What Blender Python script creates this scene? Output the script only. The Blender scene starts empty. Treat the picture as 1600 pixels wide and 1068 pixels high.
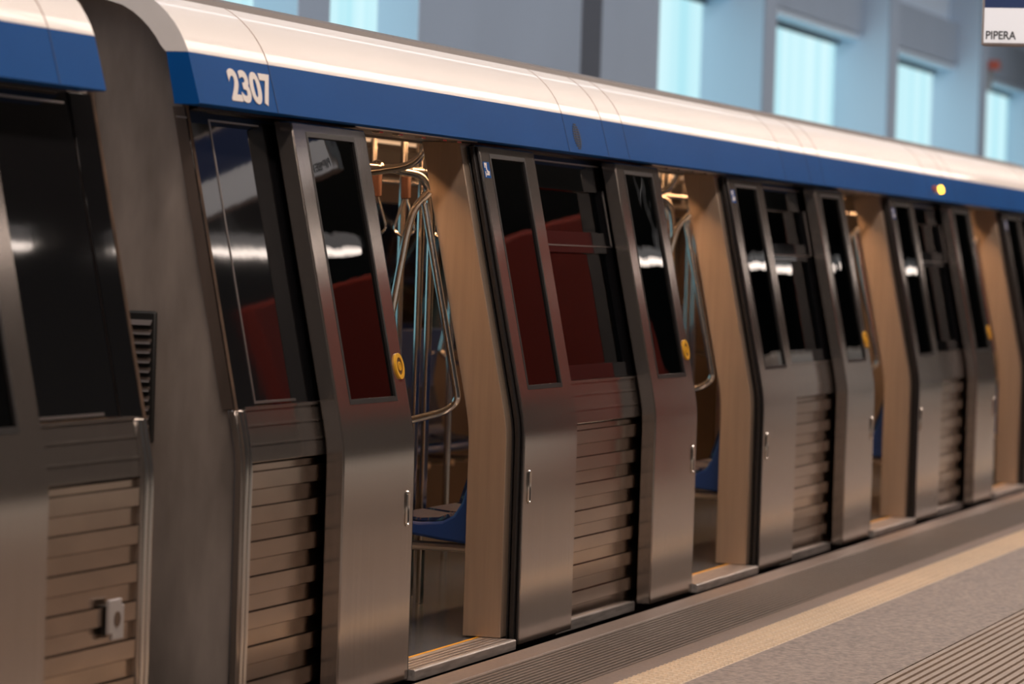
import bpy, math, random
from mathutils import Matrix, Vector
random.seed(4)
C = bpy.context.scene.collection
PI = math.pi

# ------------------------------------------------------------------ materials
def mat(name):
    m = bpy.data.materials.new(name); m.use_nodes = True
    nt = m.node_tree; nt.nodes.clear()
    return m, nt, nt.nodes, nt.links
def pbr(name, col, rough=.5, metal=0., spec=.5, noise=None, bump=None, coat=0., emit=None, estr=0.):
    """noise=(scale xyz, amount): colour wear; bump=(scale xyz, strength)"""
    m, nt, N, L = mat(name)
    o = N.new('ShaderNodeOutputMaterial'); b = N.new('ShaderNodeBsdfPrincipled')
    L.new(b.outputs[0], o.inputs[0])
    b.inputs['Base Color'].default_value = (*col, 1); b.inputs['Roughness'].default_value = rough
    b.inputs['Metallic'].default_value = metal; b.inputs['Specular IOR Level'].default_value = spec
    b.inputs['Coat Weight'].default_value = coat
    if emit:
        b.inputs['Emission Color'].default_value = (*emit, 1); b.inputs['Emission Strength'].default_value = estr
    tc = None
    if noise or bump: tc = N.new('ShaderNodeTexCoord')
    def nz(sc, det=4):
        mp = N.new('ShaderNodeMapping'); mp.inputs['Scale'].default_value = sc
        L.new(tc.outputs['Object'], mp.inputs[0])
        t = N.new('ShaderNodeTexNoise'); t.inputs['Scale'].default_value = 1; t.inputs['Detail'].default_value = det
        L.new(mp.outputs[0], t.inputs['Vector']); return t
    if noise:
        t = nz(noise[0]); r = N.new('ShaderNodeValToRGB')
        a = noise[1]
        r.color_ramp.elements[0].position = .3; r.color_ramp.elements[1].position = .7
        r.color_ramp.elements[0].color = (*[c * (1 - a) for c in col], 1)
        r.color_ramp.elements[1].color = (*[min(1, c * (1 + a)) for c in col], 1)
        L.new(t.outputs['Fac'], r.inputs[0]); L.new(r.outputs[0], b.inputs['Base Color'])
    if bump:
        t = nz(bump[0], 2); bp = N.new('ShaderNodeBump'); bp.inputs['Strength'].default_value = bump[1]
        bp.inputs['Distance'].default_value = .01
        L.new(t.outputs['Fac'], bp.inputs['Height']); L.new(bp.outputs[0], b.inputs['Normal'])
    return m
def emis(name, col, s):
    m, nt, N, L = mat(name)
    o = N.new('ShaderNodeOutputMaterial'); e = N.new('ShaderNodeEmission')
    e.inputs[0].default_value = (*col, 1); e.inputs[1].default_value = s
    L.new(e.outputs[0], o.inputs[0]); return m
def glass(name, tint, rough=.0, ior=1.5):
    m, nt, N, L = mat(name)
    o = N.new('ShaderNodeOutputMaterial'); t = N.new('ShaderNodeBsdfTransparent'); g = N.new('ShaderNodeBsdfGlossy')
    f = N.new('ShaderNodeFresnel'); mx = N.new('ShaderNodeMixShader')
    t.inputs[0].default_value = (*tint, 1); g.inputs['Roughness'].default_value = rough; f.inputs[0].default_value = ior
    tc = N.new('ShaderNodeTexCoord'); nz = N.new('ShaderNodeTexNoise'); nz.inputs['Scale'].default_value = 5; nz.inputs['Detail'].default_value = 1
    bp = N.new('ShaderNodeBump'); bp.inputs['Strength'].default_value = .02; bp.inputs['Distance'].default_value = .02
    L.new(tc.outputs['Object'], nz.inputs['Vector']); L.new(nz.outputs['Fac'], bp.inputs['Height']); L.new(bp.outputs[0], g.inputs['Normal'])
    L.new(f.outputs[0], mx.inputs[0]); L.new(t.outputs[0], mx.inputs[1]); L.new(g.outputs[0], mx.inputs[2])
    L.new(mx.outputs[0], o.inputs[0]); return m

M = {}
M['steel'] = pbr('brushed_stainless_steel', (.42, .37, .335), .145, .88, noise=((60, 60, 1.2), .06), bump=((120, 120, 1.5), .015))
M['steel_rib'] = pbr('ribbed_stainless_steel', (.38, .30, .24), .18, 1., noise=((3, 40, 9), .12))
M['steel_edge'] = pbr('satin_steel', (.42, .38, .36), .34, 1.)
M['portal'] = pbr('portal_steel', (.45, .355, .275), .4, .72, noise=((40, 40, 2), .06))
M['tube'] = pbr('polished_tube', (.78, .76, .73), .16, 1.)
M['sill'] = pbr('sill_aluminium', (.42, .39, .37), .5, .6, noise=((6, 60, 60), .25))
M['white'] = pbr('white_paint', (.82, .785, .755), .42, coat=.1, noise=((.8, 6, 6), .03))
M['blue'] = pbr('blue_paint', (.006, .082, .31), .45, spec=.02, coat=0., noise=((1.5, 3, 3), .06))
M['decal'] = pbr('white_decal', (.85, .8, .76), .45)
M['rooftop'] = pbr('grey_roof_top', (.16, .14, .13), .6)
M['seam'] = pbr('panel_joint', (.3, .2, .16), .6)
M['seam_b'] = pbr('blue_panel_joint', (.008, .03, .09), .6)
M['rubber'] = pbr('black_rubber', (.012, .011, .011), .45)
M['rubber2'] = pbr('black_profile', (.02, .018, .018), .3)
M['black_glass'] = pbr('black_enamelled_glass', (.006, .006, .007), .04, spec=.5, bump=((7, 7, 7), .012))
M['door_glass'] = glass('tinted_door_glass', (.2, .2, .2))
M['win_glass'] = glass('tinted_window_glass', (.8, .8, .78))
M['far_glass'] = glass('far_window_glass', (.7, .8, .82))
M['under'] = pbr('dark_blue_underframe', (.01, .016, .05), .5)
M['endwall'] = pbr('grimy_end_wall', (.33, .285, .255), .34, .25, noise=((4, 5, 1.6), .35), bump=((3, 3, 1), .04))
M['endwall2'] = pbr('brown_end_wall', (.13, .10, .085), .36, .3, noise=((4, 5, 1.2), .3))
M['rust'] = pbr('rusty_edge', (.09, .055, .035), .7, noise=((30, 30, 6), .5))
M['floor_in'] = pbr('train_floor', (.10, .118, .14), .17, noise=((25, 25, 25), .15))
M['yellow_line'] = pbr('yellow_line', (.85, .42, .02), .5)
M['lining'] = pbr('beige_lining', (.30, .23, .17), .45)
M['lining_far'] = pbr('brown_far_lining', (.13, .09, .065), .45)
M['gear'] = pbr('dark_gear_cover', (.06, .05, .045), .5)
M['reveal'] = pbr('cream_reveal', (.75, .72, .5), .5)
M['ceil_in'] = pbr('train_ceiling', (.5, .42, .34), .45)
M['lamp_in'] = emis('train_lamp', (1., .52, .24), 26.)
M['lamp_dim'] = emis('dim_train_lamp', (1., .6, .34), .9)
M['bar'] = pbr('satin_bar', (.75, .62, .5), .4, .5)
M['seat'] = pbr('blue_seat_shell', (.010, .045, .2), .35)
M['strap'] = pbr('strap_webbing', (.11, .05, .035), .6, noise=((200, 200, 10), .2))
M['yellow'] = pbr('yellow_button', (.8, .42, .02), .4)
M['brown'] = pbr('button_symbol', (.12, .05, .01), .4)
M['navy'] = pbr('navy_sign', (.02, .05, .17), .4)
M['sign_white'] = pbr('sign_white', (.8, .8, .82), .4, emit=(.95, .95, 1.), estr=.32)
M['sign_text'] = pbr('sign_letter', (.03, .03, .03), .5)
M['sign_frame'] = pbr('sign_frame', (.4, .35, .33), .4, .3)
M['amber'] = emis('amber_lamp', (1., .5, .03), 8.)
M['redlamp'] = pbr('red_lamp', (.5, .09, .05), .4)
M['grille'] = pbr('black_grille', (.012, .012, .012), .5)
M['wall'] = pbr('blue_grey_wall', (.36, .46, .59), .8, noise=((.5, .5, .4), .05))
M['wall_dark'] = pbr('slate_pillar', (.075, .095, .13), .8)
M['wall_pale_lit'] = pbr('pale_lit_wall', (.64, .79, .95), .8)  # paler wall; window light on fins and soffits is put into this colour
M['frame_w'] = pbr('window_frame', (.2, .24, .26), .6)
M['red'] = pbr('red_kiosk', (.27, .026, .013), .8, spec=.08)
M['pale'] = pbr('pale_kiosk', (.42, .37, .34), .6)
M['dark'] = pbr('dark_hall', (.05, .045, .042), .8)
M['jack'] = pbr('jacking_plate', (.55, .53, .53), .4, .5)
M['ballast'] = pbr('track_bed', (.05, .045, .04), .9)
M['housing'] = pbr('lamp_housing', (.35, .37, .4), .5)
M['tube_lamp'] = emis('station_lamp', (1., .84, .74), 8.)

def seat_fabric():
    m, nt, N, L = mat('patterned_seat_fabric')
    o = N.new('ShaderNodeOutputMaterial'); b = N.new('ShaderNodeBsdfPrincipled'); L.new(b.outputs[0], o.inputs[0])
    b.inputs['Roughness'].default_value = .6
    b.inputs['Specular IOR Level'].default_value = .2
    tc = N.new('ShaderNodeTexCoord'); t = N.new('ShaderNodeTexWave'); t.inputs['Scale'].default_value = 9
    t.inputs['Distortion'].default_value = 9; t.inputs['Detail'].default_value = 3
    L.new(tc.outputs['Object'], t.inputs['Vector'])
    r = N.new('ShaderNodeValToRGB'); cr = r.color_ramp
    cr.elements[0].color = (.006, .016, .06, 1); cr.elements[1].color = (.012, .03, .09, 1)
    for p, c in ((.45, (.01, .025, .08)), (.6, (.05, .14, .18)), (.7, (.03, .04, .1)), (.85, (.2, .09, .06)), (.92, (.012, .03, .1))):
        e = cr.elements.new(p); e.color = (*c, 1)
    L.new(t.outputs[0], r.inputs[0]); L.new(r.outputs[0], b.inputs['Base Color']); return m
M['fabric'] = seat_fabric()

def granite(name, col, amt, sc):
    m, nt, N, L = mat(name)
    o = N.new('ShaderNodeOutputMaterial'); b = N.new('ShaderNodeBsdfPrincipled'); L.new(b.outputs[0], o.inputs[0])
    b.inputs['Roughness'].default_value = .55
    tc = N.new('ShaderNodeTexCoord')
    v = N.new('ShaderNodeTexNoise'); v.inputs['Scale'].default_value = sc; v.inputs['Detail'].default_value = 3
    v2 = N.new('ShaderNodeTexNoise'); v2.inputs['Scale'].default_value = 1.1
    L.new(tc.outputs['Object'], v.inputs['Vector']); L.new(tc.outputs['Object'], v2.inputs['Vector'])
    r = N.new('ShaderNodeValToRGB'); r.color_ramp.elements[0].position = .36; r.color_ramp.elements[1].position = .66
    r.color_ramp.elements[0].color = (*[c * (1 - amt) for c in col], 1); r.color_ramp.elements[1].color = (*[c * (1 + amt) for c in col], 1)
    r2 = N.new('ShaderNodeValToRGB'); r2.color_ramp.elements[0].color = (.88,) * 3 + (1,); r2.color_ramp.elements[1].color = (1.1, 1.1, 1.1, 1)
    mx = N.new('ShaderNodeMix'); mx.data_type = 'RGBA'; mx.blend_type = 'MULTIPLY'; mx.inputs[0].default_value = 1
    L.new(v.outputs['Fac'], r.inputs[0]); L.new(v2.outputs['Fac'], r2.inputs[0])
    L.new(r.outputs[0], mx.inputs[6]); L.new(r2.outputs[0], mx.inputs[7]); L.new(mx.outputs[2], b.inputs['Base Color']); return m
M['granite'] = granite('speckled_granite', (.245, .185, .146), .4, 42)
M['pale_stone'] = granite('pale_polished_stone', (.66, .66, .62), .05, 30)
M['edge_stone'] = granite('edge_stone', (.215, .165, .138), .1, 60)
M['groove_stone'] = granite('grooved_stone', (.17, .14, .12), .12, 60)
M['yellow_stone'] = granite('yellow_tactile_stone', (.64, .50, .35), .06, 60)
M['beige_stone'] = granite('beige_ribbed_stone', (.33, .25, .19), .1, 50)

def window_glow():
    # frosted ribbed glazing lit by the daylight behind it
    m, nt, N, L = mat('daylit_ribbed_glazing')
    o = N.new('ShaderNodeOutputMaterial'); e = N.new('ShaderNodeEmission'); L.new(e.outputs[0], o.inputs[0])
    tc = N.new('ShaderNodeTexCoord'); mp = N.new('ShaderNodeMapping'); mp.inputs['Scale'].default_value = (1.7, 1, .02)
    t = N.new('ShaderNodeTexNoise'); t.inputs['Scale'].default_value = 1.6; t.inputs['Detail'].default_value = 3
    L.new(tc.outputs['Object'], mp.inputs[0]); L.new(mp.outputs[0], t.inputs['Vector'])
    r = N.new('ShaderNodeValToRGB'); r.color_ramp.elements[0].position = .3; r.color_ramp.elements[1].position = .7
    r.color_ramp.elements[0].color = (.42, .76, .85, 1); r.color_ramp.elements[1].color = (.68, .92, .96, 1)
    L.new(t.outputs['Fac'], r.inputs[0]); L.new(r.outputs[0], e.inputs[0]); e.inputs[1].default_value = 1.08
    return m
M['daylight'] = window_glow()

# ------------------------------------------------------------------ mesh building
class MB:
    def __init__(s): s.v = []; s.f = []
    def add(s, vs, fs):
        n = len(s.v); s.v += [tuple(p) for p in vs]; s.f += [tuple(i + n for i in f) for f in fs]; return s
    def box(s, x0, x1, y0, y1, z0, z1):
        vs = [(x, y, z) for x in (x0, x1) for y in (y0, y1) for z in (z0, z1)]
        return s.add(vs, [(0, 1, 3, 2), (4, 6, 7, 5), (0, 4, 5, 1), (2, 3, 7, 6), (0, 2, 6, 4), (1, 5, 7, 3)])
    def prism(s, poly, x0, x1):
        """closed polygon in (y, z) pushed along x"""
        n = len(poly)
        vs = [(x0, y, z) for y, z in poly] + [(x1, y, z) for y, z in poly]
        fs = [tuple(range(n))[::-1], tuple(range(n, 2 * n))]
        fs += [(i, (i + 1) % n, n + (i + 1) % n, n + i) for i in range(n)]
        return s.add(vs, fs)
    def panel(s, xs, zs, holes, ya, yb):
        """sheet with square holes; ya(z), yb(z): its outer and inner face"""
        nx, nz = len(xs), len(zs)
        vs = [(x, ya(z), z) for x in xs for z in zs] + [(x, yb(z), z) for x in xs for z in zs]
        O = lambda i, j: i * nz + j
        I = lambda i, j: nx * nz + i * nz + j
        def full(i, j):
            if not (0 <= i < nx - 1 and 0 <= j < nz - 1): return False
            cx, cz = (xs[i] + xs[i + 1]) / 2, (zs[j] + zs[j + 1]) / 2
            return not any(h[0] < cx < h[1] and h[2] < cz < h[3] for h in holes)
        fs = []
        for i in range(nx - 1):
            for j in range(nz - 1):
                if not full(i, j): continue
                fs.append((O(i, j), O(i + 1, j), O(i + 1, j + 1), O(i, j + 1)))
                fs.append((I(i, j), I(i, j + 1), I(i + 1, j + 1), I(i + 1, j)))
                if not full(i - 1, j): fs.append((O(i, j), O(i, j + 1), I(i, j + 1), I(i, j)))
                if not full(i + 1, j): fs.append((O(i + 1, j), I(i + 1, j), I(i + 1, j + 1), O(i + 1, j + 1)))
                if not full(i, j - 1): fs.append((O(i, j), I(i, j), I(i + 1, j), O(i + 1, j)))
                if not full(i, j + 1): fs.append((O(i, j + 1), O(i + 1, j + 1), I(i + 1, j + 1), I(i, j + 1)))
        used = sorted({k for f in fs for k in f}); mp = {k: n for n, k in enumerate(used)}
        return s.add([vs[k] for k in used], [tuple(mp[k] for k in f) for f in fs])
    def tube(s, pts, r, n=12, closed=False):
        P = [Vector(p) for p in pts]; k = len(P); rings = []
        ref = None
        for i in range(k):
            if closed: d = (P[(i + 1) % k] - P[i - 1])
            else: d = P[min(i + 1, k - 1)] - P[max(i - 1, 0)]
            d.normalize()
            if ref is None:
                ref = Vector((1, 0, 0)) if abs(d.x) < .9 else Vector((0, 1, 0))
            u = (ref - d * ref.dot(d)).normalized(); w = d.cross(u); ref = u
            rings.append([P[i] + r * (math.cos(2 * PI * a / n) * u + math.sin(2 * PI * a / n) * w) for a in range(n)])
        vs = [p for g in rings for p in g]; fs = []
        for i in range(k if closed else k - 1):
            j = (i + 1) % k
            for a in range(n): fs.append((i * n + a, i * n + (a + 1) % n, j * n + (a + 1) % n, j * n + a))
        if not closed: fs += [tuple(range(n))[::-1], tuple(range((k - 1) * n, k * n))]
        return s.add(vs, fs)
    def disc(s, c, r0, r1, h0, h1, n=24, sx=1.):
        """ring/plug standing on the xz plane, facing -y"""
        vs = []
        for y in (h0, h1):
            for r in (r0, r1):
                vs += [(c[0] + sx * r * math.cos(2 * PI * a / n), c[1] + y, c[2] + r * math.sin(2 * PI * a / n)) for a in range(n)]
        fs = []
        for a in range(n):
            b = (a + 1) % n
            fs += [(a, b, n + b, n + a), (2 * n + a, 3 * n + a, 3 * n + b, 2 * n + b), (n + a, n + b, 3 * n + b, 3 * n + a), (a, 2 * n + a, 2 * n + b, b)]
        return s.add(vs, fs)
    def build(s, name, m, parent=None, loc=(0, 0, 0), bevel=0., angle=35, **tags):
        me = bpy.data.meshes.new(name); me.from_pydata(s.v, [], s.f); me.update()
        import bmesh
        bm = bmesh.new(); bm.from_mesh(me); bmesh.ops.recalc_face_normals(bm, faces=bm.faces); bm.to_mesh(me); bm.free()
        me.polygons.foreach_set('use_smooth', [True] * len(me.polygons))
        me.set_sharp_from_angle(angle=math.radians(angle))
        me.materials.append(m)
        o = bpy.data.objects.new(name, me); C.objects.link(o)
        o.location = loc
        if parent: o.parent = parent
        if bevel:
            b = o.modifiers.new('edge', 'BEVEL'); b.width = bevel; b.segments = 2; b.limit_method = 'ANGLE'; b.angle_limit = math.radians(40)
            b.harden_normals = False
        for k, v in tags.items(): o[k] = v
        return o
def bend(pts, r=.06, n=6):
    """polyline with its corners rounded"""
    P = [Vector(p) for p in pts]; out = [P[0]]
    for i in range(1, len(P) - 1):
        a = (P[i - 1] - P[i]); b = (P[i + 1] - P[i]); q = min(r, a.length * .45, b.length * .45)
        A = P[i] + a.normalized() * q; B = P[i] + b.normalized() * q
        for k in range(n + 1):
            t = k / n; out.append((1 - t) ** 2 * A + 2 * t * (1 - t) * P[i] + t * t * B)
    out.append(P[-1]); return out
def empty(name, loc, label=None, category=None, group=None):
    o = bpy.data.objects.new(name, None); C.objects.link(o); o.location = loc; o.empty_display_size = .2
    if label: o['label'] = label; o['category'] = category
    if group: o['group'] = group
    return o
def clone(o, parent, shift=(0, 0, 0)):
    c = o.copy(); C.objects.link(c); c.parent = parent
    c.location = o.location + Vector(shift)
    for ch in list(o.children): clone(ch, c)
    return c
def text_mesh(name, txt, m, parent, matrix, width, height, bold=0., depth=.002, **tags):
    cu = bpy.data.curves.new(name, 'FONT'); cu.body = txt; cu.offset = bold; cu.extrude = .02; cu.resolution_u = 6
    t = bpy.data.objects.new(name + '_outline', cu); C.objects.link(t)
    dg = bpy.context.evaluated_depsgraph_get(); dg.update()
    me = bpy.data.meshes.new_from_object(t.evaluated_get(dg)); me.name = name
    bpy.data.objects.remove(t)
    xs = [v.co.x for v in me.vertices]; ys = [v.co.y for v in me.vertices]
    sx = width / (max(xs) - min(xs)); sy = height / (max(ys) - min(ys)); x0, y0 = min(xs), min(ys)
    for v in me.vertices:
        v.co = matrix @ Vector(((v.co.x - x0) * sx, (v.co.y - y0) * sy, v.co.z / .02 * depth))
    me.materials.clear(); me.materials.append(m)
    o = bpy.data.objects.new(name, me); C.objects.link(o)
    if parent: o.parent = parent
    for k, v in tags.items(): o[k] = v
    return o

# ------------------------------------------------------------------ the cross-section of the cars
K = .208
def yo(z, w=.028): # outer face of the door leaves: upright below, leaning in above the waist
    t = (z - .9) / w
    return K * w * (t if t > 30 else math.log1p(math.exp(t)))
def off(d): return lambda z: yo(z) + d
def far(d): return lambda z: 3.0 - yo(z) - d
WAIST = [.80, .83, .855, .875, .89, .9, .91, .925, .945, .97, 1.0]
def zlist(*z):
    a = sorted(set(list(z) + [w for w in WAIST if min(z) < w < max(z)])); return a
PITCH = 4.51

# ---- one door bay, x measured from the edge of the leading leaf
def make_leaf(car, side, loc):
    x0, x1 = (0., .82) if side == 'L' else (2.31, 3.13)
    g0, g1 = (.14, .68) if side == 'L' else (2.443, 2.965)
    zs = zlist(-.015, .4, 1.055, 1.3, 1.7, 2.03, 2.068)
    leaf = MB().panel([x0, g0, g1, x1], zs, [(g0, g1, 1.055, 2.03)], off(0), off(.07)).build('door_leaf', M['steel'], car, loc, bevel=.006)
    MB().panel([g0 + .001, g1 - .001], [1.056, 1.4, 1.7, 2.029], [], off(.008), off(.02)).build('window_pane', M['door_glass'], leaf)
    g = MB()
    for a, b in ((g0 - .005, g0 + .012), (g1 - .012, g1 + .005)): g.panel([a, b], [1.049, 1.5, 2.036], [], off(-.0012), off(.0079))
    for a, b in ((1.049, 1.067), (2.018, 2.036)): g.panel([g0 + .012, g1 - .012], [a, b], [], off(-.0012), off(.0079))
    g.build('window_gasket', M['rubber'], leaf)
    if side == 'L':
        MB().panel([x1 + .0005, x1 + .018], zlist(-.01, .4, 1.2, 1.7, 2.06), [], off(.004), off(.066)).build('rubber_seal', M['rubber'], leaf, bevel=.004)
        h0, h1, hz0, hz1 = .727, .761, .575, .71
        c = (.762, off(0)(1.177) - .001, 1.177)
        b = MB(); b.disc((0, 0, 0), .034, .05, -.006, .004)
        ob = b.build('open_button', M['yellow'], leaf); ob.location = c; ob.rotation_euler = (-math.atan(K), 0, 0)
        bf = MB().disc((0, 0, 0), .0001, .034, -.003, .004).build('button_face', M['brown'], leaf); bf.location = c; bf.rotation_euler = ob.rotation_euler
        q = MB().disc((0, 0, 0), .012, .018, -.006, -.002); q.box(-.004, .004, -.006, -.002, -.008, .008)
        qq = q.build('button_symbol', M['yellow'], leaf); qq.location = c; qq.rotation_euler = ob.rotation_euler
    else:
        s = MB()
        s.panel([2.262, 2.308], zlist(-.01, .4, 1.2, 1.7, 2.06), [], off(.012), off(.03))
        s.panel([2.270, 2.308], zlist(-.01, .4, 1.2, 1.7, 2.06), [], off(.038), off(.066))
        s.panel([2.290, 2.309], zlist(-.01, .4, 1.2, 1.7, 2.06), [], off(.0), off(.01))
        s.build('rubber_seal', M['rubber2'], leaf, bevel=.003)
        h0, h1, hz0, hz1 = 2.372, 2.405, .575, .715
        MB().panel([2.325, 2.412], [1.933, 2.0], [], off(-.0012), off(.0005)).build('blue_sticker', M['blue'], leaf)
        w = MB()
        for a, b, z0, z1 in ((.012, .048, 1.985, 1.996), (.012, .022, 1.975, 1.985), (.03, .044, 1.966, 1.985), (.036, .056, 1.955, 1.966), (.026, .07, 1.944, 1.953), (.05, .074, 1.953, 1.962), (.012, .02, 1.937, 1.96)):
            w.panel([2.325 + a, 2.325 + b], [z0, z1], [], off(-.0018), off(-.0013))
        w.build('sticker_pictogram', M['decal'], leaf)
    # recessed pull handle: rim and cup
    r = MB(); xc = (h0 + h1) / 2; hw = (h1 - h0) / 2
    loop = [(xc + hw * .8 * math.cos(a), -.002, (hz1 if math.sin(a) > 0 else hz0) + (hw * .8 * math.sin(a)) - math.copysign(hw, math.sin(a))) for a in [PI * (k + .5) / 8 for k in range(16)]]
    r.tube(loop, .0055, 6, closed=True); r.build('pull_handle', M['tube'], leaf)
    MB().box(xc - hw * .62, xc + hw * .62, -.0025, .0008, hz0 + .012, hz1 - .012).build('handle_cup', M['rubber'], leaf)
    return leaf
def make_portal(car, loc):
    zs = zlist(.0238, .4, 1.3, 1.7, 2.075)
    MB().panel([2.19, 2.345], zs, [], off(.045), off(.21)).build('door_portal', M['portal'], car, loc, bevel=.003)
    MB().panel([.785, .94], zs, [], off(.076), off(.21)).build('door_portal', M['portal'], car, loc, bevel=.003)
    h = MB().box(.78, 2.36, .262, .47, 2.0762, 2.15).build('door_header', M['steel_edge'], car, loc, bevel=.006)
    for x in (1.08, 1.33, 1.62, 1.9, 2.1): MB().box(x, x + .05, .27, .3, 2.069, 2.0755).build('header_clip', M['tube'], h)
    s = MB().prism([(-.021, -.02), (-.021, .016), (-.016, .021), (.135, .021), (.135, -.02)], .842, 2.2)
    o = s.build('door_sill', M['sill'], car, loc)
    g = MB()
    for y in (.0, .03, .06, .09): g.box(.85, 2.18, y, y + .012, .021, .0232)
    g.build('sill_ridge', M['steel_edge'], o)
    MB().box(.80, 2.345, .137, .152, .0185, .0215).build('yellow_floor_line', M['yellow_line'], car, loc)
def ribs(x0, x1, z0, z1, step, hi, lo, inner):
    pts = []; z = z0; k = 0
    while z < z1 - 1e-4:
        y = lo if k % 2 == 0 else hi
        zt = min(z + step, z1); g = .006 if k % 2 == 0 else .003
        pts += [(y, z), (y, zt - g), (lo + .012, zt - g), (lo + .012, zt)]
        z = zt; k += 1
    pts.append((hi, z1))
    poly = pts + [(inner, z1), (inner, z0)]
    return MB().prism(poly, x0, x1)
def make_side_panel(car, loc, x0, x1, win, steps, opaque=False):
    """ribbed steel skirt below, enamelled glass band with a window above"""
    lo = ribs(x0, x1, -.0025, .868, .0602, .086, .1, .125)
    lo = lo.build('corrugated_panel', M['steel_rib'], car, loc, angle=25)
    for a, b in steps: MB().box(a, b, .073, .18, -.045, -.003).build('step_edge', M['sill'], lo)
    wp = MB().panel([x0, x1], zlist(.869, 1.058), [], off(.086), off(.12)).build('waist_plate', M['steel'], car, loc, bevel=.004)
    t = MB()
    for z in (.93, .995): t.panel([x0, x1], [z, z + .006], [], off(.082), off(.0858))
    t.panel([x0, x1], [1.052, 1.062], [], off(.08), off(.0858)); t.build('waist_bead', M['steel'], wp)
    w0, w1 = win
    holes = [] if opaque else [(w0, w1, 1.13, 1.635), (w0, w1, 1.73, 1.92)]
    gb = MB().panel([x0, w0, w1, x1], [1.063, 1.13, 1.38, 1.635, 1.73, 1.92, 2.04, 2.08], holes, off(.09), off(.108)).build('window_band', M['black_glass'], car, loc)
    tr = MB()
    tr.panel([w0 - .3, w1 + .08], [2.04, 2.046], [], off(.085), off(.0895))
    if opaque:
        tr.panel([w0 - .012, w0], [1.07, 1.4, 1.7, 2.04], [], off(.082), off(.0895)); tr.panel([w0, w1], [1.07, 1.078], [], off(.085), off(.0895))
        tr.build('window_trim', M['steel_edge'], gb)
        return
    tr.panel([w0, w1 + .09], [1.664, 1.669], [], off(.086), off(.0895)); tr.panel([w1 + .085, w1 + .09], [1.67, 1.8, 1.93], [], off(.086), off(.0895))
    tr.build('window_trim', M['steel_edge'], gb)
    MB().panel([w0 - .01, w1 + .01], [1.12, 1.38, 1.645], [], off(.1085), off(.114)).build('window_pane', M['win_glass'], gb)
    MB().panel([w0 - .01, w1 + .01], [1.72, 1.93], [], off(.1085), off(.114)).build('hopper_pane', M['win_glass'], gb)
    rv = MB()
    rv.panel([w0 - .02, w0 - .005], [1.1, 1.5, 1.95], [], off(.115), off(.19)); rv.panel([w1 - .035, w1 + .01], [1.1, 1.5, 1.95], [], off(.115), off(.19))
    rv.panel([w0 - .004, w1 - .036], [1.1, 1.115], [], off(.115), off(.19)); rv.panel([w0 - .004, w1 - .036], [1.935, 1.95], [], off(.115), off(.19))
    rv.build('window_reveal', M['reveal'], car, loc)
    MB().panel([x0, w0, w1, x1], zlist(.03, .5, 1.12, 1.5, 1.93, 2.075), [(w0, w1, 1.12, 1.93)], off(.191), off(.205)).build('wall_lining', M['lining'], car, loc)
def make_seat(car, loc, far_side=False):
    """contoured shell on a cantilever bar; x along the car, back against the wall"""
    s = -1 if far_side else 1
    Y = lambda y: y * s
    prof = [(.088, 1.15), (.062, 1.02), (.045, .92), (.036, .84), (.04, .76), (.064, .66), (.095, .56), (.13, .505), (.18, .478), (.28, .470), (.40, .482), (.45, .474), (.455, .445), (.43, .43), (.2, .40), (.06, .385), (.0, .39), (-.005, .6), (-.002, .88), (.02, 1.0), (.052, 1.15)]
    shell = MB().prism([(Y(y), z) for y, z in prof], 0, .455).build('seat', M['seat'], car, loc, bevel=.012)
    cu = MB().prism([(Y(.15), .4975), (Y(.19), .4795), (Y(.28), .4735), (Y(.40), .4865), (Y(.42), .493), (Y(.4), .499), (Y(.28), .487), (Y(.2), .493), (Y(.16), .509)], .03, .425).build('seat_cushion', M['fabric'], shell)
    MB().prism([(Y(.0405), .79), (Y(.0445), .755), (Y(.071), .655), (Y(.101), .56), (Y(.113), .565), (Y(.083), .66), (Y(.054), .76), (Y(.05), .79)], .03, .425).build('back_cushion', M['fabric'], shell)
    MB().tube([(.10, Y(-.0), .362), (.10, Y(.44), .365)], .02, 10).build('support_bar', M['bar'], shell)
    return shell
def make_loop(car, loc, s=1):
    """bent grab rail at the end of a row of seats"""
    Y = lambda y: y if s > 0 else 3.0 - y
    outer = bend([(0, Y(.395), 1.865), (0, Y(.46), 1.80), (0, Y(.49), 1.70), (0, Y(.56), 1.28), (0, Y(.60), .9), (0, Y(.60), .03)], .05)
    inner = bend([(0, Y(.418), 1.815), (0, Y(.245), 1.0), (0, Y(.30), .955), (0, Y(.60), .87)], .055)
    o = MB().tube(outer, .017).build('grab_rail', M['tube'], car, loc)
    MB().tube(inner, .016).build('inner_bar', M['tube'], o)
    return o

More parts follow.
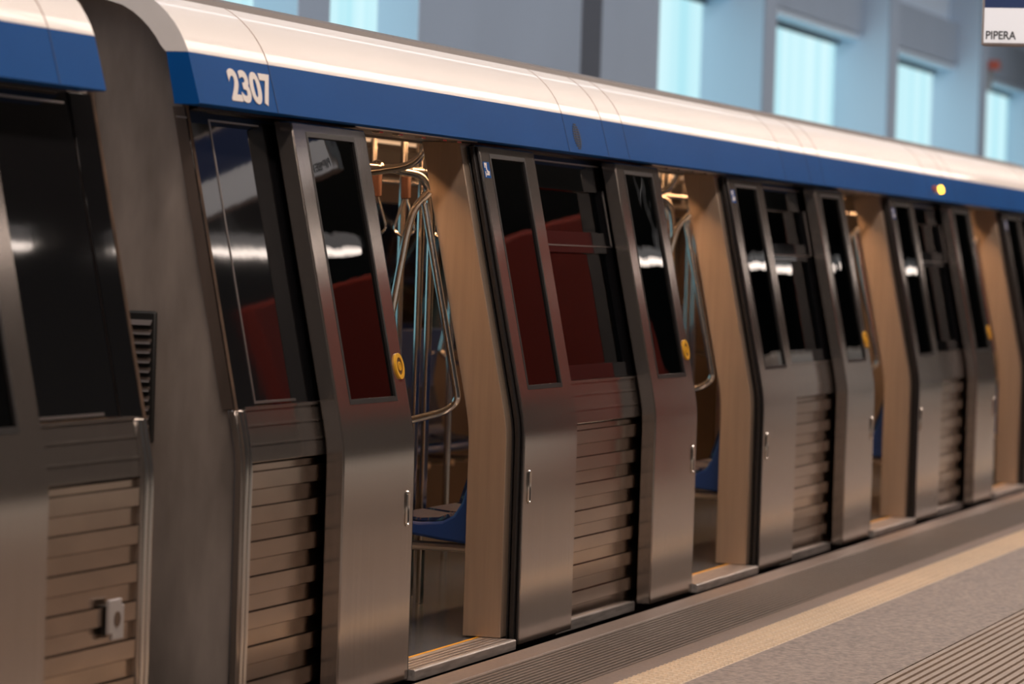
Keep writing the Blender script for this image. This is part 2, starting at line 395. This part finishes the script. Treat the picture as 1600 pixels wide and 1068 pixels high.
# ------------------------------------------------------------------ a whole car
def roof_profile(d=0.):
    near = [(.255, 2.258), (.27, 2.293), (.288, 2.326), (.31, 2.358), (.335, 2.387), (.365, 2.415), (.40, 2.441), (.44, 2.462)]
    pts = near + [(.55, 2.49), (.8, 2.515), (1.5, 2.53)]
    return pts + [(3 - y, z) for y, z in pts[-2::-1]]
def make_car(name, x0, x1, doors, label, r0, r1):
    """x0, x1: ends of the body; doors: x of every leading leaf"""
    car = empty(name, ((x0 + x1) / 2, 1.5, 0), label, 'metro car')
    W = -car.location
    # roof shell (hollow), its grey top, blue band
    pr = roof_profile(); inn = [(1.5 + (y - 1.5) * .945, max(z - .05, 2.2583)) for y, z in pr]
    MB().prism(pr + inn[::-1], r0, r1).build('roof_shell', M['white'], car, W)
    top = [(y, z + .003) for y, z in pr if .43 < y < 2.57]
    MB().prism([(.425, 2.452)] + [(y, z + .012) for y, z in top] + [(2.575, 2.452)], r0 + .06, r1 - .06).build('roof_top', M['rooftop'], car, W)
    for s in (0, 1):
        q = [(.21, 2.087), (.216, 2.083), (.30, 2.083), (.335, 2.257), (.2555, 2.257)]
        if s: q = [(3 - y, z) for y, z in q]
        MB().prism(q, r0, r1).build('blue_band', M['blue'], car, W)
    # structure above the doors, floor, ceiling, underframe
    MB().prism([(.315, 2.0765), (.315, 2.2), (.47, 2.2), (.47, 2.0765)], x0 + .08, x1 - .25).build('cant_rail', M['rubber2'], car, W)
    for e in (1, -1):
        Y = lambda y: y if e > 0 else 3 - y
        MB().prism([(Y(.4705), 2.0765), (Y(.585), 2.0765), (Y(.60), 2.09), (Y(.60), 2.28), (Y(.4705), 2.28)], x0 + .08, x1 - .08).build('door_gear_cover', M['gear'], car, W)
    MB().prism([(2.685, 2.0765), (2.685, 2.2), (2.53, 2.2), (2.53, 2.0765)], x0 + .08, x1 - .25).build('cant_rail', M['rubber2'], car, W)
    MB().box(x0 + .05, x1 - .05, .1355, 2.88, -.03, .018).build('car_floor', M['floor_in'], car, W)
    MB().box(x0 + .05, x1 - .05, .18, 2.82, -.55, -.036).build('underframe', M['under'], car, W)
    MB().prism([(.601, 2.19), (.66, 2.215), (1.0, 2.235), (2.0, 2.235), (2.34, 2.215), (2.399, 2.19), (2.399, 2.28), (.601, 2.28)], x0 + .05, x1 - .05).build('car_ceiling', M['ceil_in'], car, W)
    for y, lm in ((.73, M['lamp_in']), (2.23, M['lamp_dim'])):
        MB().box(x0 + .6, x1 - .6, y - .045, y + .045, 2.2125, 2.219).build('ceiling_light', lm, car, W)
    # roof joints
    for xj in [doors[0] - .23 + k * (PITCH if k % 2 else PITCH) for k in range(0, len(doors) + 1)] + [d + 3.6 - .0 for d in doors] + [d + 4.66 for d in doors[:-1]]:
        if not (x0 < xj < x1): continue
        jn = MB()
        seq = pr[:9]
        poly = [(y - .0012, z + .0008) for y, z in seq] + [(y + .01, z - .01) for y, z in seq[::-1]]
        jn.prism(poly, xj, xj + .005); o = jn.build('roof_joint', M['seam'], car, W)
        MB().prism([(.2088, 2.088), (.2543, 2.257), (.27, 2.257), (.225, 2.088)], xj, xj + .005).build('band_joint', M['seam_b'], car, W)
    # doors
    first = None
    for i, d in enumerate(doors):
        loc = Vector((d, 0, 0)) + W
        if i == 0:
            n0 = set(car.children)
            make_leaf(car, 'L', loc); make_leaf(car, 'R', loc); make_portal(car, loc)
            first = [c for c in car.children if c not in n0]
        else:
            for c in first: clone(c, car, (d - doors[0], 0, 0))
    # side panels between doors and at the ends
    sp = None
    for i, d in enumerate(doors[:-1]):
        loc = Vector((d, 0, 0)) + W
        if sp is None:
            n0 = set(car.children)
            make_side_panel(car, loc, 2.347, 5.29, (3.2, 4.44), [(3.14, 4.5)]); sp = [c for c in car.children if c not in n0]; dd = d
        else:
            for c in sp: clone(c, car, (d - dd, 0, 0))
    # end panels: x0 end
    d = doors[0]
    make_side_panel(car, W, x0 + .10, d + .783, (x0 + .21, d - .2), [(x0 + .1, d - .01)], True)
    d = doors[-1] + 2.347
    make_side_panel(car, W, d, x1 - .10, (d + .95, x1 - .33), [(d + .8, x1 - .1)], True)
    for s, xe in ((1, x0), (-1, x1)):
        a = lambda t: xe + s * t
        lowx = sorted((a(0), a(.098)))
        cp = MB().panel(lowx, zlist(-.03, .4, 1.055), [], off(.078), off(.115)).build('corner_post', M['steel'], car, W, bevel=.008)
        bd = MB()
        for t in (.03, .07): bd.tube([(a(t), yo(z) + .078, z) for z in zlist(-.02, .4, .7, 1.05)], .007, 6)
        bd.build('post_bead', M['tube'], cp)
        MB().panel(sorted((a(0), a(.2))), [1.056, 1.3, 1.6, 2.08], [], off(.084), off(.0895)).build('corner_fairing', M['black_glass'], car, W, bevel=.002)
        MB().panel(sorted((a(0), a(.2))), [1.056, 1.3, 1.6, 2.08], [], off(.0896), off(.13)).build('corner_backing', M['endwall2'], car, W)
        # end wall, following the body outline
        ring = [(yo(z) + .095, z) for z in zlist(-.3, -.02, .4, 1.2, 1.6, 2.07)] + [(.34, 2.25), (.39, 2.36), (.46, 2.43), (.6, 2.46)]
        ring = ring + [(3 - y, z) for y, z in ring[::-1]]
        ew = MB().prism(ring, *sorted((a(.02), a(.07)))).build('end_wall', M['endwall'], car, W, bevel=.012)
        rec = [(y + .33 if y < 1.5 else y - .33, z - .05 if z > 2 else z) for y, z in ring]
        MB().prism(rec, *sorted((a(-.012), a(.0195)))).build('end_frame', M['endwall2'], ew, (0, 0, 0), bevel=.01)
        # rusty rounded edge along the corner
        e = MB().tube([(a(.012), y - .006, z) for y, z in ring[:len(ring) // 2]], .012, 8)
        e.build('edge_strip', M['rust'], ew)
        # louvred vent on the end wall
        v = MB()
        y0, y1, z0, z1 = .40, .66, .93, 1.38
        v.box(*sorted((a(-.030), a(-.0125))), y0 + .0, y1 + .1, z0, z1)
        vo = v.build('vent_grille', M['grille'], ew, bevel=.008)
        sl = MB(); n = 13
        for k in range(n):
            z = z0 + .03 + k * (z1 - z0 - .06) / (n - 1)
            sl.add([(a(-.030), y0 + .015, z), (a(-.030), y1 + .08, z), (a(-.046), y1 + .08, z - .018), (a(-.046), y0 + .015, z - .018), (a(-.03), y0 + .015, z - .008), (a(-.03), y1 + .08, z - .008)],
                   [(0, 1, 2, 3), (3, 2, 5, 4), (0, 3, 4), (1, 5, 2), (0, 4, 5, 1)])
        sl.build('vent_slat', M['endwall2'], ew)
    # far side of the car
    fx = [x0 + .05]; holes = []
    for d in doors:
        for h in ((.30, .84, 1.0, 1.95), (1.02, 1.52, 1.0, 1.95), (1.62, 2.12, 1.0, 1.95), (2.75, 5.1, 1.05, 1.9)):
            if d + h[1] < x1 - .3:
                holes.append((d + h[0], d + h[1], h[2], h[3])); fx += [d + h[0], d + h[1]]
    fx = sorted(fx + [x1 - .05])
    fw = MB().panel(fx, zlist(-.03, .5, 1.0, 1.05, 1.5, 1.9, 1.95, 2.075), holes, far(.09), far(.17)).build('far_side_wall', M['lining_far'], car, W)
    for h in holes:
        MB().panel([h[0] - .01, h[1] + .01], [h[2] - .01, 1.5, h[3] + .01], [], far(.12), far(.13)).build('far_window_pane', M['far_glass'], car, W)
    return car, W

D2 = [13.06 + PITCH * i for i in range(4)]
X0, X1 = 12.235, 30.95
car, W = make_car('metro_car', X0, X1, D2, 'silver metro car numbered 2307 with white roof, blue band and open doors', 12.06, 31.1)
# seats, grab rails, poles inside the car
loops = []; proto = None; fproto = None
for i, d in enumerate(D2):
    for side in (1, -1):
        xs = (2.14, 5.54 - .18) if side > 0 else (2.3, 5.3)
        for x in xs:
            if d + x < X1 - .8:
                make_loop(car, Vector((d + x, 0, 0)) + W, side)
        nseat = 6
        for k in range(nseat):
            x = d + 2.43 + k * .475
            if x > X1 - .7: continue
            L = Vector((x, .212 if side > 0 else 3 - .185, 0)) + W
            if side > 0:
                if proto is None: proto = make_seat(car, L)
                else: c = clone(proto, car); c.location = L
            else:
                if i == 3: continue
                if fproto is None: fproto = make_seat(car, L, True)
                else: c = clone(fproto, car); c.location = L
    if i == 0:
        n0 = set(car.children)
        for yy in (1.0, 2.0):
            rail = MB().tube([(d + .2, yy, 1.99), (d + 4.6, yy, 1.99)], .016).build('overhead_rail', M['tube'], car, W)
            hg = MB()
            for x in (1.2, 2.4, 3.9): hg.tube([(d + x, yy, 1.99), (d + x, yy, 2.233)], .012, 8)
            hg.build('rail_hanger', M['steel_edge'], rail)
        MB().tube(bend([(d + 3.27, 1.0, 1.99), (d + 3.36, 1.0, 1.985), (d + 3.52, .86, 1.96), (d + 3.56, .84, 1.80), (d + 3.56, .84, .02)], .2, 8), .018).build('bent_pole', M['tube'], car, W)
        MB().tube(bend([(d + 2.9, .62, 2.2), (d + 2.95, .70, 2.0), (d + 3.0, 1.0, 1.95)], .1, 8), .018).build('curved_bracket', M['tube'], car, W)
        for x, y in ((3.9, 1.0), (5.2, 1.52), (6.6, 1.5), (4.3, 2.0), (1.5, 1.5), (6.0, 1.95)):
            MB().tube([(d + x, y, .02), (d + x, y, 2.233)], .018).build('stanchion', M['tube'], car, W)
        poles = [c for c in car.children if c not in n0]
    else:
        for c in poles:
            if i < 3 or c.name.startswith('overhead'): clone(c, car, (d - D2[0], 0, 0))
# fleet number, grille and indicator lamps on the blue band
bk = Vector((0, .045, .167)).normalized(); nv = Vector((1, 0, 0)).cross(bk)
def band_pt(x, z): return Vector((x, .21 + (z - 2.09) * .2695, z))
mt = Matrix.Translation(band_pt(12.385, 2.107) + W + nv * .001) @ Matrix(((1, bk.x, nv.x, 0), (0, bk.y, nv.y, 0), (0, bk.z, nv.z, 0), (0, 0, 0, 1)))
text_mesh('fleet_number', '2307', M['decal'], car, mt, .425, .119, bold=.035, depth=.0012, label='white fleet number 2307')
g = MB(); rr = .058
for k in range(11):
    z = 2.105 + k * .0108; h = math.sqrt(max(0, rr ** 2 - (z - 2.159) ** 2))
    for s0, s1 in ((-1, -.52), (-.42, .42), (.52, 1)):
        if h < .02 and s0 != -.42: continue
        p = [band_pt(16.843 + h * s0, z), band_pt(16.843 + h * s1, z), band_pt(16.843 + h * s1, z + .0062), band_pt(16.843 + h * s0, z + .0062)]
        g.add([q + nv * .0015 for q in p] + [q - nv * .002 for q in p], [(0, 1, 2, 3), (0, 4, 5, 1), (1, 5, 6, 2), (2, 6, 7, 3), (3, 7, 4, 0)])
g.build('speaker_grille', M['grille'], car, W, label='round black slotted grille')
for nm, x, m, lb in (('indicator_lamp', 25.90, M['redlamp'], 'unlit red indicator lamp'), ('indicator_lamp', 26.15, M['amber'], 'lit amber indicator lamp')):
    c = band_pt(x, 2.163)
    b = MB()
    for k in range(5):
        pass
    b.disc((0, 0, 0), .0001, .026 if m is M['amber'] else .02, -.015, .002, 16, 2.2)
    o = b.build(nm, m, car); o.location = c + W; o.rotation_euler = (-math.atan(.2695), 0, 0); o['label'] = lb

# the neighbouring car at the left
D1 = [11.425 - .825 - .19 - 3.13 + .0 - PITCH * k for k in (1, 0)]
D1 = [2.77, 7.28]
car1, W1 = make_car('metro_car', 1.2, 11.43, D1, 'neighbouring metro car cut off at the left edge, with a jacking plate', 1.0, 11.25)
jp = MB().panel([11.056, 11.085, 11.155, 11.175], [.372, .392, .48, .5], [(11.056, 11.085, .372, .392), (11.155, 11.175, .48, .5)], lambda z: .066, lambda z: .079)
jp = jp.build('jacking_plate', M['jack'], car1, W1, bevel=.003, label='pale metal plate with a round hole')
MB().disc((11.118, .0645, .437), .0001, .024, -.001, .004).build('plate_hole', M['rust'], jp, (0, 0, 0))
MB().box(11.065, 11.165, .0792, .1, .39, .48).build('plate_bracket', M['rubber'], jp, (0, 0, 0))

# ------------------------------------------------------------------ hand straps on the overhead rail
def make_strap(x, y, label):
    t = empty('hand_strap', (x, y, 1.99), label, 'hand strap', 'hand straps on the overhead rail')
    MB().tube([(0, .026 * math.cos(a), .0 + .026 * math.sin(a)) for a in [2 * PI * k / 14 for k in range(14)]], .0055, 6, True).build('ring', M['tube'], t)
    MB().box(-.02, .02, -.02, .02, -.135, -.032).build('webbing_block', M['strap'], t, bevel=.006)
    MB().tube(bend([(0, -.008, -.13), (0, -.055, -.28), (0, 0, -.315), (0, .055, -.28), (0, .008, -.13)], .03), .007, 8).build('loop', M['tube'], t)
    return t
st = make_strap(16.30, 1.0, 'brown hand strap at the leaf side of the nearest open doorway')
def strap(x, y, label):
    c = clone(st, None); c.parent = None; c.location = (x, y, 1.99); c['label'] = label; return c
strap(16.72, 1.0, 'brown hand strap just before the bent pole in the nearest open doorway')
strap(17.3, 1.0, 'third brown hand strap along, behind the bent pole')
strap(20.84, 1.0, 'brown hand strap at the leaf side of the second open doorway')
strap(21.25, 1.0, 'brown hand strap beside the portal edge in the second open doorway')

# ------------------------------------------------------------------ platform
def struct(o): o['kind'] = 'structure'; return o
ZP = -.012
XA, XB = -4, 75
struct(MB().box(XA, XB, -4.5, -2.23, ZP - .6, ZP).build('floor', M['granite']))
struct(MB().box(XA, XB, -10.99, -4.5, ZP - .6, ZP).build('floor', M['pale_stone']))
struct(MB().box(XA, XB, -1.63, -.968, ZP - .6, ZP).build('floor', M['granite']))
struct(MB().box(XA, XB, -.735, -.62, ZP - .6, ZP).build('trim_1', M['edge_stone']))
struct(MB().box(XA, XB, -.19, -.062, ZP - .6, ZP).build('trim_2', M['edge_stone'], bevel=.006))
def ribbed(y0, y1, n, fill, h):
    pts = []; w = (y1 - y0) / n
    for k in range(n):
        a = y0 + k * w
        pts += [(a, ZP - h), (a + w * (1 - fill) * .5, ZP - h), (a + w * (1 - fill) * .5 + .002, ZP), (a + w * (1 + fill) * .5 - .002, ZP), (a + w * (1 + fill) * .5, ZP - h)]
    pts.append((y1, ZP - h))
    return MB().prism(pts + [(y1, ZP - .6), (y0, ZP - .6)], XA, XB)
struct(ribbed(-.62, -.19, 15, .62, .009).build('trim_3', M['groove_stone'], angle=20))
struct(ribbed(-2.23, -1.63, 14, .66, .008).build('trim_4', M['beige_stone'], angle=20))
ts = MB().box(XA, XB, -.968, -.735, ZP - .6, ZP)
for i in range(440):
    for j in range(5):
        x = 10.5 + i * .07 + (.035 if j % 2 else 0); y = -.945 + j * .0468
        n = 6; r0, r1 = .021, .014
        ts.add([(x + r0 * math.cos(2 * PI * a / n), y + r0 * math.sin(2 * PI * a / n), ZP) for a in range(n)] + [(x + r1 * math.cos(2 * PI * a / n), y + r1 * math.sin(2 * PI * a / n), ZP + .008) for a in range(n)],
               [tuple(range(n, 2 * n))] + [(a, (a + 1) % n, n + (a + 1) % n, n + a) for a in range(n)])
struct(ts.build('trim_5', M['yellow_stone']))
struct(MB().box(XA, XB, -.0615, 4.06, -1.3, -1.1).build('floor', M['ballast']))
struct(MB().box(XA, XB, -.12, -.075, -1.1, ZP - .601).build('trim_6', M['dark']))

# ------------------------------------------------------------------ hall behind the train
def wbox(name, m, *b): return struct(MB().box(*b).build(name, m))
TOP = 6.4
wbox('column', M['wall'], 23.69, 24.31, 4.06, 4.8, -1.1, TOP)
wbox('column', M['wall'], 26.24, 30.57, 4.06, 4.8, -1.1, TOP)
wbox('column', M['wall_dark'], 30.571, 31.21, 4.06, 4.8, -1.1, TOP)
wbox('column', M['wall'], 31.211, 33.15, 4.06, 4.8, -1.1, TOP)
cols = [37.33, 43.82, 50.1, 56.3, 62.5]; wd = .58
for x in cols: wbox('column', M['wall_pale_lit'], x, x + .55, 4.075, 4.8, -1.1, TOP)  # column sides coloured pale for the window light falling on them
for x in cols: wbox('column', M['wall'], x + .004, x + .554, 4.06, 4.074, -1.1, TOP)  # thin front skin in the greyer tone, the column's shaded face
edges = [(33.15, 37.33)] + [(a + .55, b) for a, b in zip(cols, cols[1:])]
for k, (a, b) in enumerate(edges):
    w = wbox('window_%d' % (k + 1), M['daylight'], a - .0, b - .0, 4.70, 4.74, .4, 4.19)
    fr = MB().box(a, b, 4.66, 4.74, 4.191, 4.25); fr.box(a, b, 4.66, 4.74, .32, .399)
    struct(fr.build('window_%d' % (k + 1), M['frame_w']))
    wbox('lintel', M['wall'], a, b, 4.37, 4.74, 4.32, 4.86)
    wbox('lintel', M['wall_pale_lit'], a, b, 4.40, 4.74, 4.251, 4.3195)  # soffit slab, glow from the window below painted in as pale colour
    wbox('wall_back', M['wall_pale_lit'], a, b, 4.5, 4.74, 4.861, TOP)
    wbox('wall_back', M['wall'], a, b, 4.6, 4.74, -1.1, .319)
for k, (a, b) in enumerate([(19.3, 23.69), (24.31, 26.24), (14, 18.7)]):
    wbox('window_%d' % (k + 6), M['daylight'], a, b, 4.37, 4.41, .4, 4.3)
    wbox('wall_back', M['wall'], a, b, 4.36, 4.41, -1.1, .399); wbox('wall_back', M['wall_pale_lit'], a, b, 4.36, 4.41, 4.301, TOP)
wbox('column', M['wall_pale_lit'], 18.7, 19.3, 4.06, 4.8, -1.1, TOP)
wbox('column', M['wall_pale_lit'], 26.22, 26.238, 4.06, 4.8, -1.1, TOP)  # thin pale skin: window light painted on the fin's side
wbox('column', M['wall_pale_lit'], 23.67, 23.688, 4.06, 4.8, -1.1, TOP)  # same pale skin, painted window light on this column's side
wbox('wall_back', M['wall'], XA, 13.999, 4.06, 4.41, -1.1, TOP)
wbox('wall_back', M['wall'], 63.06, XB, 4.3, 4.74, -1.1, TOP)
wbox('ceiling', M['dark'], XA, XB, -11, 4.8, TOP, TOP + .2)
wbox('wall_front', M['dark'], XA, XB, -11.2, -11, -1.1, TOP)
wbox('wall_far', M['dark'], XB, XB + .2, -11, 4.8, -1.1, TOP)

# red alarm lamp on the lintel
be = empty('alarm_beacon', (52.3, 4.31, 4.38), 'small red alarm lamp high on the far blue-grey wall', 'lamp')
MB().box(-.03, .03, -.03, .075, -.28, .0).build('bracket', M['sign_frame'], be)
MB().tube([(0, 0, 0), (0, 0, .02), (0, 0, .10), (0, 0, .13)], .14, 14).build('lamp_dome', M['redlamp'], be, bevel=.02)

# hanging platform sign, its face towards the camera
SX, SY = 18.5, -1.322
sg = empty('platform_sign', (SX, SY - .5, 2.705), 'white and navy hanging station sign reading PIPERA, at the upper right corner', 'sign')
S = -sg.location
MB().box(SX + .006, SX + .1, SY - 1.0, SY, 2.703, 3.12).build('sign_box', M['sign_frame'], sg, S, bevel=.006)
MB().box(SX, SX + .0055, SY - .985, SY - .014, 2.716, 2.884).build('white_panel', M['sign_white'], sg, S)
MB().box(SX, SX + .0055, SY - .985, SY - .014, 2.8845, 3.105).build('navy_panel', M['navy'], sg, S)
tm = Matrix.Translation(Vector((SX - .0012, SY - .024, 2.732)) + S) @ Matrix(((0, 0, -1, 0), (-1, 0, 0, 0), (0, 1, 0, 0), (0, 0, 0, 1)))
text_mesh('lettering', 'PIPERA', M['sign_text'], sg, tm, .147, .041, bold=.02, depth=.001)
hr = MB()
for y in (SY - .2, SY - .8): hr.tube([(SX + .05, y, 3.12), (SX + .05, y, TOP)], .02, 8)
hr.build('hanger_rod', M['sign_frame'], sg, S)

# ------------------------------------------------------------------ across the platform (seen mirrored in steel and glass)
def thing(o, label, cat, group=None):
    o['label'] = label; o['category'] = cat
    if group: o['group'] = group
    return o
thing(MB().add([(x, y, z) for y in (-2.74, -2.62) for x, z in ((20.7, 1.75), (26.0, 1.75), (26.0, ZP), (28.9, ZP), (28.9, 3.25), (20.7, 2.5))], [(0, 1, 2, 3, 4, 5), (11, 10, 9, 8, 7, 6)] + [(i, i + 6, (i + 1) % 6 + 6, (i + 1) % 6) for i in range(6)]).build('stair_cladding', M['red'], bevel=.03), 'red sloping side of a staircase on the platform, mirrored in the train windows', 'staircase')
thing(MB().box(37.5, 43, -4.5, -3.6, ZP, 2.3).build('pale_kiosk', M['pale'], bevel=.03), 'pale low kiosk further along the platform, mirrored in the train', 'kiosk')
for k in range(9):
    x = 2 + k * 6.2
    t = empty('ceiling_lamp', (x, -4.7, 3.7), 'long hanging platform lamp over the platform', 'lamp', 'hanging platform lamps')
    MB().box(-2.4, 2.4, -.05, .05, .03, .15).build('housing', M['housing'], t, bevel=.01)
    MB().box(-2.35, 2.35, -.035, .035, .0, .029).build('diffuser', M['tube_lamp'], t)
    MB().tube([(0, 0, .15), (0, 0, TOP - 3.7)], .015, 6).build('hanger_rod', M['housing'], t)

def area(name, loc, sx, sy, power, col, rot=(0, 0, 0)):
    l = bpy.data.lights.new(name, 'AREA'); l.shape = 'RECTANGLE'; l.size = sx; l.size_y = sy; l.energy = power; l.color = col
    o = bpy.data.objects.new(name, l); C.objects.link(o); o.location = loc; o.rotation_euler = rot; return o
area('platform_light', (26, -2.1, 6.2), 56, .5, 1900, (1., .82, .71))
area('track_light', (26, 2.0, 6.2), 56, .4, 450, (.9, .93, 1.))

w = bpy.data.worlds.new('world'); bpy.context.scene.world = w; w.use_nodes = True
w.node_tree.nodes['Background'].inputs[0].default_value = (.5, .52, .56, 1); w.node_tree.nodes['Background'].inputs[1].default_value = .12

# ------------------------------------------------------------------ camera
cam = bpy.data.cameras.new('camera'); co = bpy.data.objects.new('camera', cam); C.objects.link(co)
cam.sensor_fit = 'HORIZONTAL'; cam.sensor_width = 36; cam.lens = 135
R = Matrix(((.2843948516, .0118231568, -.9586343314), (-.9581738373, .0368560511, -.2838036804), (.0319760205, .9992506415, .0218103107))).transposed()
# rows of the camera frame in world axes: right, up, back
right = Vector((.2843948516, -.9581738373, .0319760205)); upv = Vector((.0118231568, .0368560511, .9992506415)); back = Vector((-.9586343314, -.2838036804, .0218103107))
co.matrix_world = Matrix(((right.x, upv.x, back.x, 0), (right.y, upv.y, back.y, -4.48), (right.z, upv.z, back.z, 1.60), (0, 0, 0, 1)))
cam.dof.use_dof = True; cam.dof.focus_distance = 15.4; cam.dof.aperture_fstop = 2.8
cam.clip_start = .05
sc = bpy.context.scene; sc.camera = co
sc.view_settings.view_transform = 'Standard'; sc.view_settings.look = 'None'; sc.view_settings.gamma = 1; sc.view_settings.exposure = 0
sc.view_settings.use_curve_mapping = False
